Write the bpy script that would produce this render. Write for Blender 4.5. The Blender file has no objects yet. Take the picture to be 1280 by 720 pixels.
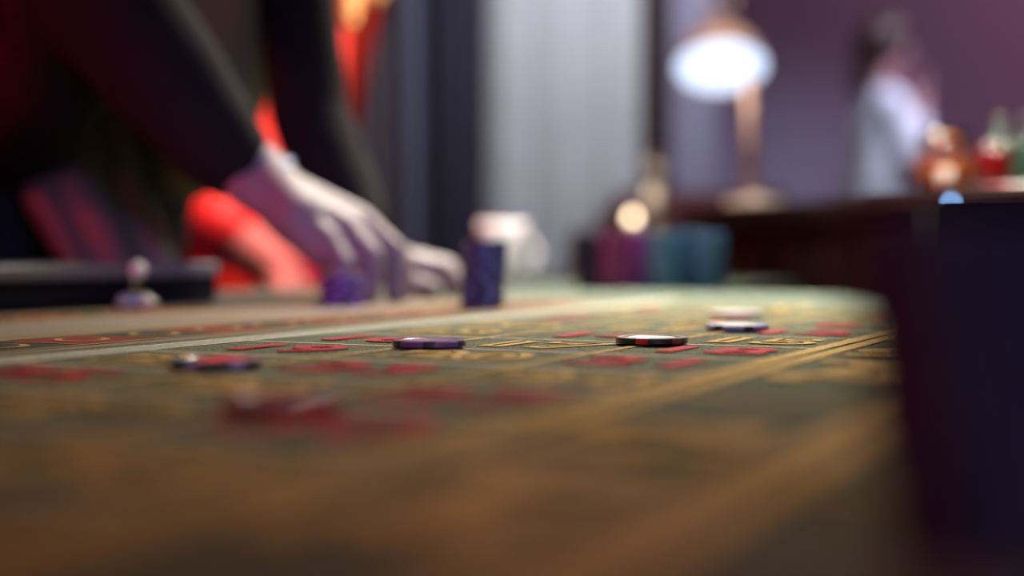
import bpy, bmesh, math, random
from mathutils import Vector, Matrix
random.seed(7)
PI = math.pi
scene = bpy.context.scene
C = scene.collection
# ---------------------------------------------------------------- camera
CAM_Z = 0.8538
cam_data = bpy.data.cameras.new('camera'); cam = bpy.data.objects.new('camera', cam_data); C.objects.link(cam)
cam.location = (0, 0, CAM_Z)
cam.rotation_euler = (math.radians(90 - 1.61), 0, 0)
cam_data.sensor_width = 36; cam_data.lens = 50
cam_data.clip_start = 0.01
cam_data.dof.use_dof = True
cam_data.dof.focus_distance = 0.785
cam_data.dof.aperture_fstop = 2.25
scene.camera = cam
# ---------------------------------------------------------------- world, view
w = bpy.data.worlds.new('world'); scene.world = w; w.use_nodes = True
w.node_tree.nodes['Background'].inputs[0].default_value = (0.35, 0.28, 0.45, 1)
w.node_tree.nodes['Background'].inputs[1].default_value = 0.045
vs = scene.view_settings
vs.view_transform = 'Standard'; vs.look = 'None'; vs.gamma = 1; vs.exposure = 0.0
# ---------------------------------------------------------------- lights
def area(name, loc, tgt, size, watts, col, spread=180):
    d = bpy.data.lights.new(name, 'AREA'); d.energy = watts; d.color = col; d.size = size; d.spread = math.radians(spread)
    o = bpy.data.objects.new(name, d); C.objects.link(o); o.location = loc
    o.rotation_euler = (Vector(tgt) - Vector(loc)).to_track_quat('-Z', 'Y').to_euler()
    return o
area('key_light', (0.40, 2.25, 2.25), (0.27, 1.46, 0.8), 0.45, 16.5, (1.0, 0.95, 0.80), 53)
area('back_top_light', (-0.15, 2.0, 1.95), (-0.24, 1.45, 0.88), 0.25, 0.8, (1.0, 0.88, 0.80), 46)
area('magenta_light', (-1.5, 0.35, 1.02), (-0.40, 1.3, 0.95), 0.25, 0.22, (1.0, 0.07, 0.25), 30)
area('blue_light', (0.45, -0.45, 1.35), (-0.15, 1.35, 0.93), 0.2, 0.30, (0.32, 0.30, 1.0), 22)
area('front_low_light', (0.45, -0.8, 1.02), (0.10, 0.25, 0.84), 0.12, 0.06, (0.6, 0.5, 0.85), 20)  # unseen lamp added to lift the front of the dark near stack
area('left_low_light', (-0.75, 0.12, 0.93), (0.08, 0.25, 0.84), 0.06, 0.010, (1.0, 0.06, 0.12), 12)  # unseen red lamp added for the near stack's left rim
area('amber_light', (-0.55, 0.4, 2.0), (-0.02, 0.42, 0.8), 0.4, 0.34, (1.0, 0.28, 0.08), 60)
area('fill_light', (0.2, -1.2, 2.4), (0.2, 0.6, 0.9), 1.2, 0.5, (0.6, 0.32, 0.6), 120)
area('red_side_light', (-1.7, 0.6, 1.9), (-0.62, 1.4, 1.34), 0.4, 1.5, (1.0, 0.02, 0.06), 26)
area('lamp_fill', (0.30, 1.9, 2.1), (0.42, 2.5, 1.1), 0.15, 0.5, (1.0, 0.86, 0.74), 26)  # unseen lamp added to brighten the desk lamp's shade and foot
area('red_light', (-0.75, 2.15, 2.0), (-0.44, 2.45, 0.9), 0.3, 1.3, (1.0, 0.04, 0.07), 90)
area('red_low_light', (-0.1, 1.95, 2.2), (-0.45, 2.2, 0.85), 0.2, 2.9, (1.0, 0.30, 0.26), 40)
area('curtain_light', (0.5, 3.9, 2.9), (0.2, 5.0, 1.2), 0.6, 14, (0.92, 0.93, 1.0), 90)
area('wall_light', (3.2, 4.6, 2.9), (2.2, 7.0, 1.6), 0.8, 17, (0.85, 0.60, 0.85), 150)
area('pink_wall_light', (3.6, 5.6, 2.8), (3.0, 7.0, 2.2), 0.5, 6, (1.0, 0.10, 0.25), 150)
area('shirt_light', (2.0, 4.9, 2.8), (1.6, 6.0, 1.3), 0.4, 7, (0.7, 0.75, 1.0), 60)
area('cup_fill', (0.15, 1.75, 2.2), (-0.01, 2.2, 0.87), 0.15, 0.6, (1.0, 0.92, 0.86), 14)  # unseen spot added to brighten the white cup
area('hair_fill', (0.2, 2.2, 1.9), (-0.25, 2.36, 1.30), 0.1, 0.9, (1.0, 0.8, 0.55), 20)  # unseen warm lamp added to bring out the blond hair
area('bar_fill', (0.25, 1.3, 2.2), (0.66, 2.05, 0.95), 0.15, 1.0, (1.0, 0.9, 0.8), 22)  # unseen lamp added to brighten the glasses and candle on the counter

# ---------------------------------------------------------------- materials
def mat(name, col, rough=0.6, metal=0.0, col2=None, nscale=40, bump=0.0, bscale=None, spec=0.5, coat=0.0, sheen=0.0,
        trans=0.0, ior=1.45, emit=None, estr=0.0, sheen_tint=(1, 1, 1), grain=0.0):
    m = bpy.data.materials.new(name); m.use_nodes = True
    nt = m.node_tree; b = nt.nodes['Principled BSDF']
    b.inputs['Roughness'].default_value = rough; b.inputs['Metallic'].default_value = metal
    b.inputs['Specular IOR Level'].default_value = spec; b.inputs['Coat Weight'].default_value = coat
    b.inputs['Sheen Weight'].default_value = sheen; b.inputs['Sheen Roughness'].default_value = 0.5
    b.inputs['Sheen Tint'].default_value = (*sheen_tint, 1)
    b.inputs['Transmission Weight'].default_value = trans; b.inputs['IOR'].default_value = ior
    tc = nt.nodes.new('ShaderNodeTexCoord')
    n = nt.nodes.new('ShaderNodeTexNoise'); n.inputs['Scale'].default_value = nscale; n.inputs['Detail'].default_value = 4
    nt.links.new(tc.outputs['Object'], n.inputs['Vector'])
    mx = nt.nodes.new('ShaderNodeMix'); mx.data_type = 'RGBA'
    c2 = col2 or tuple(c * 0.75 for c in col)
    mx.inputs[6].default_value = (*col, 1); mx.inputs[7].default_value = (*c2, 1)
    if grain:
        mr = nt.nodes.new('ShaderNodeMapRange'); mr.inputs['From Min'].default_value = 0.5 - grain; mr.inputs['From Max'].default_value = 0.5 + grain
        nt.links.new(n.outputs['Fac'], mr.inputs['Value']); nt.links.new(mr.outputs['Result'], mx.inputs[0])
    else: nt.links.new(n.outputs['Fac'], mx.inputs[0])
    nt.links.new(mx.outputs[2], b.inputs['Base Color'])
    if bump:
        n2 = nt.nodes.new('ShaderNodeTexNoise'); n2.inputs['Scale'].default_value = bscale or nscale * 4
        nt.links.new(tc.outputs['Object'], n2.inputs['Vector'])
        bp = nt.nodes.new('ShaderNodeBump'); bp.inputs['Strength'].default_value = bump; bp.inputs['Distance'].default_value = 0.001
        nt.links.new(n2.outputs['Fac'], bp.inputs['Height']); nt.links.new(bp.outputs['Normal'], b.inputs['Normal'])
    if emit:
        b.inputs['Emission Color'].default_value = (*emit, 1); b.inputs['Emission Strength'].default_value = estr
    return m
M = dict(
    felt=mat('felt', (0.20, 0.20, 0.125), 0.95, col2=(0.035, 0.038, 0.024), grain=0.08, nscale=620, bump=0.6, bscale=1400, spec=0.1, sheen=0.06, sheen_tint=(0.9, 1, 0.85)),
    green=mat('green felt', (0.125, 0.155, 0.12), 0.95, col2=(0.09, 0.115, 0.092), nscale=900, bump=0.6, bscale=1400, spec=0.15, sheen=0.12, sheen_tint=(0.8, 1, 0.9)),
    brownfelt=mat('brown felt', (0.20, 0.145, 0.085), 0.95, nscale=700, bump=0.6, bscale=1400, spec=0.15, sheen=0.25),
    gold=mat('gold print', (0.68, 0.45, 0.15), 0.85, col2=(0.36, 0.22, 0.06), grain=0.12, nscale=620, bump=0.4, bscale=1400, spec=0.1, sheen=0.04),
    cream=mat('cream print', (0.75, 0.66, 0.44), 0.85, nscale=500, bump=0.4, bscale=1400, spec=0.2),
    greyband=mat('grey print', (0.40, 0.40, 0.34), 0.85, col2=(0.2, 0.2, 0.17), grain=0.12, nscale=620, bump=0.4, bscale=1400, spec=0.2),
    redp=mat('red print', (0.62, 0.03, 0.055), 0.85, col2=(0.26, 0.012, 0.02), grain=0.1, nscale=620, bump=0.4, bscale=1400, spec=0.2),
    blackp=mat('black print', (0.03, 0.03, 0.028), 0.85, nscale=500, bump=0.4, bscale=1400, spec=0.2),
    wood=mat('dark wood', (0.030, 0.015, 0.011), 0.6, spec=0.25, col2=(0.016, 0.008, 0.006), nscale=12, bump=0.2),
    darkred=mat('dark red velvet', (0.12, 0.012, 0.018), 0.8, nscale=20, sheen=0.2),
    leather=mat('black leather', (0.02, 0.02, 0.022), 0.4, nscale=60, bump=0.4),
    steel=mat('brushed steel', (0.55, 0.54, 0.5), 0.35, 1.0, nscale=80),
    blueglint=mat('blue glint colour', (0.12, 0.22, 0.45), 0.3, nscale=80),
    silver=mat('silver paint', (0.26, 0.25, 0.22), 0.4, nscale=80),
    mutedred=mat('muted red print', (0.22, 0.035, 0.03), 0.9, nscale=500, bump=0.4, bscale=1400, spec=0.1),
    dullgold=mat('dull gold print', (0.45, 0.28, 0.10), 0.9, nscale=500, bump=0.4, bscale=1400, spec=0.1),
    brass=mat('brass', (0.65, 0.42, 0.24), 0.35, 1.0, nscale=60),
    copper=mat('copper lacquer', (0.36, 0.235, 0.18), 0.6, 0.0, nscale=60),
    black=mat('black plastic', (0.010, 0.010, 0.014), 0.7, spec=0.2, nscale=60),
    floor=mat('carpet', (0.05, 0.02, 0.03), 0.95, nscale=30, bump=0.5, bscale=400),
    wall=mat('mauve plaster', (0.30, 0.27, 0.35), 0.9, col2=(0.26, 0.23, 0.31), nscale=2, bump=0.2, bscale=90),
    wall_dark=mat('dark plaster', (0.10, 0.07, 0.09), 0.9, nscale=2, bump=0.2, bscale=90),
    ceil=mat('ceiling paint', (0.12, 0.11, 0.12), 0.9, nscale=4),
    cur_grey=mat('pale grey curtain cloth', (0.52, 0.53, 0.56), 0.85, nscale=8, bump=0.3, bscale=300, sheen=0.2),
    cur_navy=mat('navy curtain cloth', (0.035, 0.03, 0.055), 0.9, nscale=8, bump=0.3, bscale=300),
    cur_mauve=mat('mauve brown curtain cloth', (0.15, 0.115, 0.14), 0.9, nscale=8, bump=0.3, bscale=300),
    cur_blue=mat('slate curtain cloth', (0.17, 0.17, 0.25), 0.9, nscale=8, bump=0.3, bscale=300),
    cur_lilac=mat('lilac curtain cloth', (0.34, 0.32, 0.46), 0.9, nscale=8, bump=0.3, bscale=300),
    cur_red=mat('red curtain cloth', (0.30, 0.03, 0.06), 0.9, nscale=8, bump=0.3, bscale=300),
    skin=mat('skin', (0.25, 0.185, 0.185), 0.6, col2=(0.20, 0.145, 0.145), nscale=30, bump=0.2, bscale=200),
    farskin=mat('rosy skin', (0.42, 0.20, 0.21), 0.6, nscale=30),
    paleskin=mat('pale skin', (0.62, 0.42, 0.38), 0.5, nscale=30),
    shirt_black=mat('black shirt cloth', (0.017, 0.012, 0.013), 0.9, spec=0.15, nscale=10, bump=0.3, bscale=200),
    vest=mat('olive grey waistcoat cloth', (0.17, 0.14, 0.065), 0.8, nscale=10, bump=0.3, bscale=200),
    trousers=mat('navy trouser cloth', (0.02, 0.02, 0.035), 0.8, nscale=10, bump=0.3, bscale=200),
    lit_fold=mat('lit fold brown', (0.13, 0.12, 0.085), 0.4, nscale=10),  # lighter brown stands in for light on dark cloth folds
    dress=mat('red dress satin', (0.75, 0.05, 0.04), 0.5, nscale=10),
    blond=mat('blond hair', (0.72, 0.45, 0.22), 0.5, col2=(0.5, 0.28, 0.12), nscale=60, bump=0.5),
    brownhair=mat('dark brown hair', (0.05, 0.022, 0.015), 0.5, nscale=60, bump=0.5),
    white_shirt=mat('white shirt cloth', (0.74, 0.74, 0.82), 0.8, nscale=10),
    white=mat('white porcelain', (0.85, 0.82, 0.78), 0.25, nscale=10, col2=(0.82, 0.79, 0.75)),
    wax=mat('cream wax', (0.85, 0.78, 0.65), 0.5, nscale=10),
    glass=mat('clear glass', (0.95, 0.95, 0.95), 0.03, trans=1.0, col2=(0.95, 0.95, 0.95)),
    green_glass=mat('green glass', (0.16, 0.42, 0.26), 0.05, trans=0.85, col2=(0.16, 0.42, 0.26)),
    red_glass=mat('red glass', (0.35, 0.012, 0.012), 0.08, trans=0.7, col2=(0.3, 0.012, 0.012)),
    orange=mat('orange drink', (0.9, 0.26, 0.03), 0.1, trans=0.4, col2=(0.9, 0.3, 0.04)),
    lamp=mat('lamp diffuser', (0.04, 0.04, 0.04), 0.6, spec=0.1, emit=(0.53, 0.65, 0.88), estr=1.7),
    bulb=mat('lit bulb', (1, 0.9, 0.8), 0.5, emit=(1.0, 0.85, 0.68), estr=6.0),
    flame=mat('flame', (1, 0.8, 0.5), 0.5, emit=(1.0, 0.8, 0.55), estr=8.0),
    led=mat('blue light', (0.4, 0.6, 1), 0.5, emit=(0.20, 0.45, 0.85), estr=12),
    eye=mat('eye', (0.8, 0.8, 0.8), 0.2), lips=mat('lips', (0.5, 0.12, 0.12), 0.4),
)
def chipmat(n, c, r=0.32): return mat(n, c, r, col2=tuple(x * 0.85 for x in c), nscale=120, bump=0.15, bscale=500, coat=0.25)
CH = dict(purple=chipmat('purple clay', (0.22, 0.07, 0.27)), navy=chipmat('navy clay', (0.028, 0.030, 0.085)), dnavy=chipmat('dark navy clay', (0.012, 0.014, 0.045)), pnavy=chipmat('slate blue clay', (0.13, 0.16, 0.32)),
          black=chipmat('black clay', (0.014, 0.013, 0.013)), red=chipmat('red clay', (0.6, 0.02, 0.04)), brown=chipmat('rust clay', (0.25, 0.06, 0.03)),
          lav=chipmat('lavender clay', (0.42, 0.42, 0.78)), white=chipmat('white clay', (0.85, 0.85, 0.88)), teal=chipmat('dark teal clay', (0.02, 0.08, 0.09)),
          maroon=chipmat('maroon clay', (0.13, 0.012, 0.03)), magenta=chipmat('magenta clay', (0.50, 0.07, 0.30)), violet=chipmat('violet clay', (0.38, 0.12, 0.62)),
          blue=chipmat('steel blue clay', (0.14, 0.34, 0.75)), sea=chipmat('sea green clay', (0.15, 0.34, 0.52)), rose=chipmat('rose clay', (0.38, 0.06, 0.09)),
          near=mat('near navy clay', (0.038, 0.038, 0.070), 0.75, spec=0.2), neard=mat('near black clay', (0.02, 0.016, 0.045), 0.75, spec=0.2))

# ---------------------------------------------------------------- helpers
def link(name, bm_or_me, m, parent=None, smooth=False, kind=None):
    if isinstance(bm_or_me, bmesh.types.BMesh):
        bmesh.ops.recalc_face_normals(bm_or_me, faces=bm_or_me.faces)
        me = bpy.data.meshes.new(name); bm_or_me.to_mesh(me); bm_or_me.free()
    else: me = bm_or_me
    for x in (m if isinstance(m, (list, tuple)) else [m]):
        if x: me.materials.append(x)
    if smooth:
        for p in me.polygons: p.use_smooth = True
    o = bpy.data.objects.new(name, me); C.objects.link(o)
    if parent: o.parent = parent
    if kind: o['kind'] = kind
    return o
def tag(o, label, cat, group=None):
    o['label'] = label; o['category'] = cat
    if group: o['group'] = group
    return o
def thing(name, label, cat, loc=(0, 0, 0), rz=0, group=None):
    o = bpy.data.objects.new(name, None); C.objects.link(o); o.location = loc; o.rotation_euler = (0, 0, rz)
    o.empty_display_size = 0.05
    return tag(o, label, cat, group)
def box(bm, x0, y0, z0, x1, y1, z1, bev=0.0):
    r = bmesh.ops.create_cube(bm, size=1)
    vs_ = r['verts']
    for v in vs_:
        v.co = Vector((x0 + (v.co.x + .5) * (x1 - x0), y0 + (v.co.y + .5) * (y1 - y0), z0 + (v.co.z + .5) * (z1 - z0)))
    if bev:
        es = list({e for v in vs_ for e in v.link_edges})
        bmesh.ops.bevel(bm, geom=es, offset=bev, segments=3, affect='EDGES')
def bx(*a, **k):
    bm = bmesh.new(); box(bm, *a, **k); return bm
def lathe(bm, prof, seg=32, loc=(0, 0, 0), rot=None):
    L = Vector(loc); rings = []
    for r, z in prof:
        ring = []
        if r < 1e-6:
            p = Vector((0, 0, z)); p = rot @ p if rot else p
            ring = [bm.verts.new(p + L)]
        else:
            for i in range(seg):
                a = 2 * PI * i / seg; p = Vector((r * math.cos(a), r * math.sin(a), z)); p = rot @ p if rot else p
                ring.append(bm.verts.new(p + L))
        rings.append(ring)
    for a, b in zip(rings, rings[1:]):
        for i in range(seg):
            j = (i + 1) % seg
            if len(a) == 1 and len(b) == 1: continue
            if len(a) == 1: bm.faces.new((a[0], b[i], b[j]))
            elif len(b) == 1: bm.faces.new((a[i], b[0], a[j]))
            else: bm.faces.new((a[i], b[i], b[j], a[j]))
def lt(prof, seg=32, loc=(0, 0, 0), rot=None):
    bm = bmesh.new(); lathe(bm, prof, seg, loc, rot); return bm
def tube(bm, p0, p1, r0, r1=None, seg=12):
    p0, p1 = Vector(p0), Vector(p1); d = p1 - p0; r1 = r0 if r1 is None else r1
    q = d.to_track_quat('Z', 'Y').to_matrix()
    lathe(bm, [(0, 0), (r0, 0), (r1, d.length), (0, d.length)], seg, p0, q)
def ball(bm, p, r, sc=(1, 1, 1), seg=16):
    res = bmesh.ops.create_uvsphere(bm, u_segments=seg, v_segments=seg // 2 + 2, radius=r)
    for v in res['verts']: v.co = Vector((v.co.x * sc[0], v.co.y * sc[1], v.co.z * sc[2])) + Vector(p)
def blob(name, chains, m, parent=None, voxel=0.008, smooth=4):
    """one continuous surface grown round chains of (point, radius), fused with a voxel remesh"""
    bm = bmesh.new()
    for ch in chains:
        for p, r in ch: ball(bm, p, r, seg=14)
        for (p, r), (q, s) in zip(ch, ch[1:]):
            if (Vector(p) - Vector(q)).length > 1e-4: tube(bm, p, q, r, s, 14)
    bmesh.ops.recalc_face_normals(bm, faces=bm.faces)
    me = bpy.data.meshes.new('tmp'); bm.to_mesh(me); bm.free()
    t = bpy.data.objects.new('tmp', me); C.objects.link(t)
    r = t.modifiers.new('r', 'REMESH'); r.mode = 'VOXEL'; r.voxel_size = voxel
    s = t.modifiers.new('s', 'SMOOTH'); s.iterations = smooth; s.factor = 0.6
    dg = bpy.context.evaluated_depsgraph_get()
    out = bpy.data.meshes.new_from_object(t.evaluated_get(dg))
    bpy.data.objects.remove(t); bpy.data.meshes.remove(me)
    out.name = name
    out.materials.clear()
    return link(name, out, m, parent, smooth=True)

# ---------------------------------------------------------------- the room
link('floor', bx(-3.6, -2.2, -0.05, 4.4, 7.4, 0), M['floor'], kind='structure')
link('ceiling', bx(-3.6, -2.2, 3.2, 4.4, 7.4, 3.25), M['ceil'], kind='structure')
link('wall_back', bx(-3.6, 7.2, 0, 4.4, 7.4, 3.2), M['wall'], kind='structure')
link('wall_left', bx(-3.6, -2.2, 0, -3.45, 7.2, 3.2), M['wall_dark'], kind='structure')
link('wall_right', bx(4.25, -2.2, 0, 4.4, 7.2, 3.2), M['wall'], kind='structure')
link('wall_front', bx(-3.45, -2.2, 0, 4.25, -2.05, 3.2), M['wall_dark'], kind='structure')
link('baseboard_back', bx(-3.45, 7.16, 0, 4.25, 7.2, 0.14), M['wood'], kind='structure')
link('trim_1', bx(0.452, 4.99, 0, 0.545, 5.09, 3.2, bev=0.006), M['wood'], kind='structure')
link('trim_2', bx(-1.6, 4.96, 2.72, 0.80, 5.06, 2.78), M['wood'], kind='structure')

def curtain(x0, x1, y, m, label, folds, amp=0.035, z0=0.02, z1=2.7):
    bm = bmesh.new(); N = max(16, int((x1 - x0) / 0.008)); K = 12; g = []
    ph = random.random() * 6
    for k in range(K + 1):
        z = z0 + (z1 - z0) * k / K; row = []
        for i in range(N + 1):
            u = i / N
            a = amp * (0.75 + 0.25 * math.sin(z * 1.3 + u * 5))
            row.append(bm.verts.new((x0 + (x1 - x0) * u, y + a * math.sin(u * folds * 2 * PI + ph + 0.25 * math.sin(z * 1.1)) + 0.4 * a * math.sin(u * folds * 4.7 * PI + 1), z)))
        g.append(row)
    for k in range(K):
        for i in range(N): bm.faces.new((g[k][i], g[k][i + 1], g[k + 1][i + 1], g[k + 1][i]))
    geo = bmesh.ops.extrude_face_region(bm, geom=bm.faces[:])
    for v in geo['geom']:
        if isinstance(v, bmesh.types.BMVert): v.co.y += 0.004
    o = link('curtain', bm, m, smooth=True)
    return tag(o, label, 'curtain')
curtain(-0.085, 0.445, 4.93, M['cur_grey'], 'wide pale grey curtain lit from above in the centre', 3, 0.010)
curtain(-0.285, -0.095, 4.84, M['cur_navy'], 'narrow near-black navy curtain left of the pale grey one', 2, 0.022)
curtain(-0.36, -0.292, 4.80, M['cur_blue'], 'slim slate blue curtain edge left of the dark navy curtain', 1, 0.015)
curtain(-0.58, -0.367, 4.83, M['cur_mauve'], 'mauve brown curtain just right of the red one', 3, 0.025)
curtain(-1.55, -0.59, 4.83, M['cur_red'], 'deep red curtain behind the woman in red', 7, 0.035)
curtain(0.55, 0.72, 4.98, M['cur_lilac'], 'lilac curtain between the wooden post and the desk lamp', 2, 0.02)

# ---------------------------------------------------------------- roulette table: local x = n, local y = t
RZ = -math.atan2(0.4557, 0.8901)
ZT = 0.8
def W(n, t, z=ZT): return Vector((n * 0.8901 + t * 0.4557, -n * 0.4557 + t * 0.8901, z))
table = thing('roulette_table', 'long roulette table with olive and green felt layout and gold lines', 'table', (0, 0, 0), RZ)
def slab(poly, z0, z1):
    bm = bmesh.new(); a = [bm.verts.new((x, y, z0)) for x, y in poly]; b = [bm.verts.new((x, y, z1)) for x, y in poly]
    bm.faces.new(a); bm.faces.new(b)
    for i in range(len(poly)):
        j = (i + 1) % len(poly); bm.faces.new((a[i], a[j], b[j], b[i]))
    return bm
N0, N1, T0, T1, T2, NW = -1.14, 0.14, -0.35, 1.64, 2.45, -0.62
outer = [(N0, T0), (N1, T0), (N1, 1.40), (N1 - 0.07, 1.57), (N1 - 0.24, T1), (NW, T1), (NW, T2), (N0, T2)]
link('felt_top', slab(outer, 0.785, ZT), M['green'], table)
link('table_frame', slab([(x * 0.97 - 0.005, y * 0.985) for x, y in outer], 0.64, 0.785), M['wood'], table)
link('layout_cloth', slab([(-0.885, -0.33), (0.10, -0.33), (0.10, 1.33), (-0.885, 1.33)], ZT, ZT + 0.0004), M['felt'], table)
link('armrest', bx(N1, T0, 0.76, N1 + 0.1, 1.36, 0.83, bev=0.03), M['leather'], table, smooth=True)
link('armrest', bx(N0, T0 - 0.1, 0.76, N1 + 0.1, T0, 0.83, bev=0.03), M['leather'], table, smooth=True)
for (a, b) in ((-0.95, -0.15), (-0.1, -0.15), (-0.95, 1.3), (-0.1, 1.3), (-0.9, 2.2)):
    link('leg', lt([(0, 0), (0.075, 0), (0.08, 0.03), (0.05, 0.07), (0.045, 0.3), (0.06, 0.42), (0.05, 0.6), (0.07, 0.64), (0, 0.64)], 16, (a, b, 0)), M['wood'], table, smooth=True)
ZL = ZT + 0.0004
def rect(name, n0, t0, n1, t1, m, dz=0.0003):
    return link(name, bx(n0, t0, ZL, n1, t1, ZL + dz), m, table)
def frame(name, n0, t0, n1, t1, wd, m, dz=0.0005):
    bm = bmesh.new(); z0, z1 = ZL, ZL + dz
    box(bm, n0, t0, z0, n1, t0 + wd, z1); box(bm, n0, t1 - wd, z0, n1, t1, z1)
    box(bm, n0, t0 + wd, z0, n0 + wd, t1 - wd, z1); box(bm, n1 - wd, t0 + wd, z0, n1, t1 - wd, z1)
    return link(name, bm, m, table)
SP = 0.0865; TR = 0.655                      # cell pitch along the table, a cell boundary
TN, TF = TR - 6 * SP, TR + 6 * SP            # near and far ends of the number block
NC = [-0.190, -0.290, -0.396, -0.503]        # column boundaries
# long lines
for n0, n1 in ((-0.1085, -0.0985), (-0.0945, -0.0845), (-0.201, -0.1925), (-0.1885, -0.180)): rect('gold_line', n0, TN, n1, TF, M['gold'], 0.0006)
for n in (-0.290, -0.396): rect('gold_line', n - 0.0022, TN - 0.09, n + 0.0022, TF, M['gold'], 0.0006)
rect('grey_band', -0.526, TN - 0.15, -0.505, TF + 0.2, M['greyband'], 0.0005)
rect('cream_line', -0.505, TN - 0.15, -0.503, TF + 0.2, M['cream'], 0.0006)
rect('cream_line', -0.5285, TN - 0.15, -0.526, TF + 0.2, M['cream'], 0.0006)
rect('gold_line', 0.004, TN, 0.010, TF, M['gold'], 0.0006)
for k in range(13):
    t = TN + k * SP
    rect('cream_line', -0.503, t - 0.0015, -0.200, t + 0.0015, M['cream'], 0.0004)
    if k % 4 == 0: rect('gold_line', -0.182, t - 0.002, -0.1045, t + 0.002, M['gold'])
    if k % 2 == 0: rect('gold_line', -0.0855, t - 0.002, 0.004, t + 0.002, M['gold'])
# writing
def text_mesh(s, size, offset=0.0):
    cu = bpy.data.curves.new('t', 'FONT'); cu.body = s; cu.size = size; cu.align_x = 'CENTER'; cu.align_y = 'CENTER'
    cu.offset = offset; cu.extrude = 0.0001; cu.resolution_u = 4
    o = bpy.data.objects.new('t', cu); C.objects.link(o)
    dg = bpy.context.evaluated_depsgraph_get(); dg.update()
    me = bpy.data.meshes.new_from_object(o.evaluated_get(dg))
    bpy.data.objects.remove(o); bpy.data.curves.remove(cu); me.materials.clear()
    return me
def word(name, s, n, t, size, m, rz, offset=0.0, z=0.0008, parent=None, sx=1.0):
    o = link(name, text_mesh(s, size, offset), m, parent or table)
    o.location = (n, t, ZL + z); o.rotation_euler = (0, 0, rz); o.scale = (sx, 1, 1)
    return o
REDS = {1, 3, 5, 7, 9, 12, 14, 16, 18, 19, 21, 23, 25, 27, 30, 32, 34, 36}
for idx in range(12):
    t = TF - (idx + 0.5) * SP
    for c in range(3):
        num = idx * 3 + (3 - c)
        n = (NC[c] + NC[c + 1]) / 2 - (0.004 if c == 0 else 0)
        red = num in REDS
        word('printed_number', str(num), n, t, 0.062, M['gold'], 0, 0.0007 if red else 0.0036, 0.0005, sx=1.12)
        word('printed_number', str(num), n, t, 0.062, M['redp'] if red else M['blackp'], 0, 0.0012 if red else -0.0022, 0.0008, sx=1.12)
for k, s in enumerate(('1st 12', '2nd 12', '3rd 12')):
    word('printed_word', s, -0.143, TF - (k * 4 + 2) * SP, 0.070, M['gold'], PI / 2, 0.0042)
# zero cell, red and black diamonds
frame('gold_line', -0.503, TF, -0.2, TF + 0.1, 0.003, M['gold'])
word('printed_number', '0', -0.35, TF + 0.05, 0.075, M['gold'], 0, 0.001)
for k, m in ((5, M['redp']), (7, M['blackp'])):
    t = TF - k * SP; n = -0.04
    link('printed_diamond', slab([(n - 0.036, t), (n, t - 0.06), (n + 0.036, t), (n, t + 0.06)], ZL, ZL + 0.0003), M['gold'], table)
    link('printed_diamond', slab([(n - 0.031, t), (n, t - 0.052), (n + 0.031, t), (n, t + 0.052)], ZL, ZL + 0.0006), m, table)
# second printed area behind the grey band: racetrack
rect('brown_panel', -0.87, 0.12, -0.545, 1.30, M['brownfelt'], 0.0002)
for (a, b) in ((-0.63, -0.56), (-0.855, -0.785)):
    frame('gold_line', a, 0.15, b, 1.27, 0.003, M['dullgold'], 0.0007)
    for i in range(18):
        t = 0.155 + i * 0.0617
        rect('printed_cell', a + 0.005, t + 0.004, b - 0.005, t + 0.056, M['mutedred'] if (i + (a < -0.7)) % 2 else M['blackp'], 0.0004)
        rect('cream_line', a + 0.003, t + 0.0592, b - 0.003, t + 0.0612, M['dullgold'], 0.0007)
        link('printed_oval', lt([(0, 0), (0.016, 0), (0.016, 0.0008), (0, 0.0008)], 14, ((a + b) / 2, t + 0.03, ZL)), M['dullgold'], table)
        link('printed_oval', lt([(0, 0), (0.011, 0), (0.011, 0.0011), (0, 0.0011)], 14, ((a + b) / 2, t + 0.03, ZL)), M['mutedred'] if (i + (a < -0.7)) % 2 else M['blackp'], table)
for i in range(3): frame('gold_line', -0.765, 0.20 + i * 0.34, -0.65, 0.50 + i * 0.34, 0.004, M['dullgold'])

# ---------------------------------------------------------------- chips
CR, CT = 0.0198, 0.0033
def chip_body_mesh():
    b = 0.0005
    bm = lt([(0, 0), (CR - b, 0), (CR, b), (CR, CT - b), (CR - b, CT), (CR - 0.0042, CT), (CR - 0.0046, CT - 0.00025), (0, CT - 0.00025)], 64)
    return bm
def arc_mesh(a0, a1, seg=5):
    """an edge spot wrapped over the rim: wall plus a band on both faces"""
    e = 0.00007; b = 0.0005
    prof = [(CR - 0.0040, -e * 0), (CR - b, 0), (CR + e, b), (CR + e, CT - b), (CR - b, CT + e), (CR - 0.0040, CT + e), (CR - 0.0040, CT - 0.001), (CR - 0.001, CT - 0.001), (CR - 0.001, 0.001), (CR - 0.004, 0.001)]
    bm = bmesh.new(); rings = []
    for i in range(seg + 1):
        a = a0 + (a1 - a0) * i / seg
        rings.append([bm.verts.new((r * math.cos(a), r * math.sin(a), z)) for r, z in prof])
    for A, B in zip(rings, rings[1:]):
        for i in range(len(prof)):
            j = (i + 1) % len(prof); bm.faces.new((A[i], B[i], B[j], A[j]))
    bm.faces.new(rings[0]); bm.faces.new(rings[-1])
    return bm
_cache = {}
def mesh_of(key, make, mats, smooth=False):
    if key not in _cache:
        o = link(key, make(), mats, smooth=smooth); _cache[key] = o.data; bpy.data.objects.remove(o)
    return _cache[key]
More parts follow.
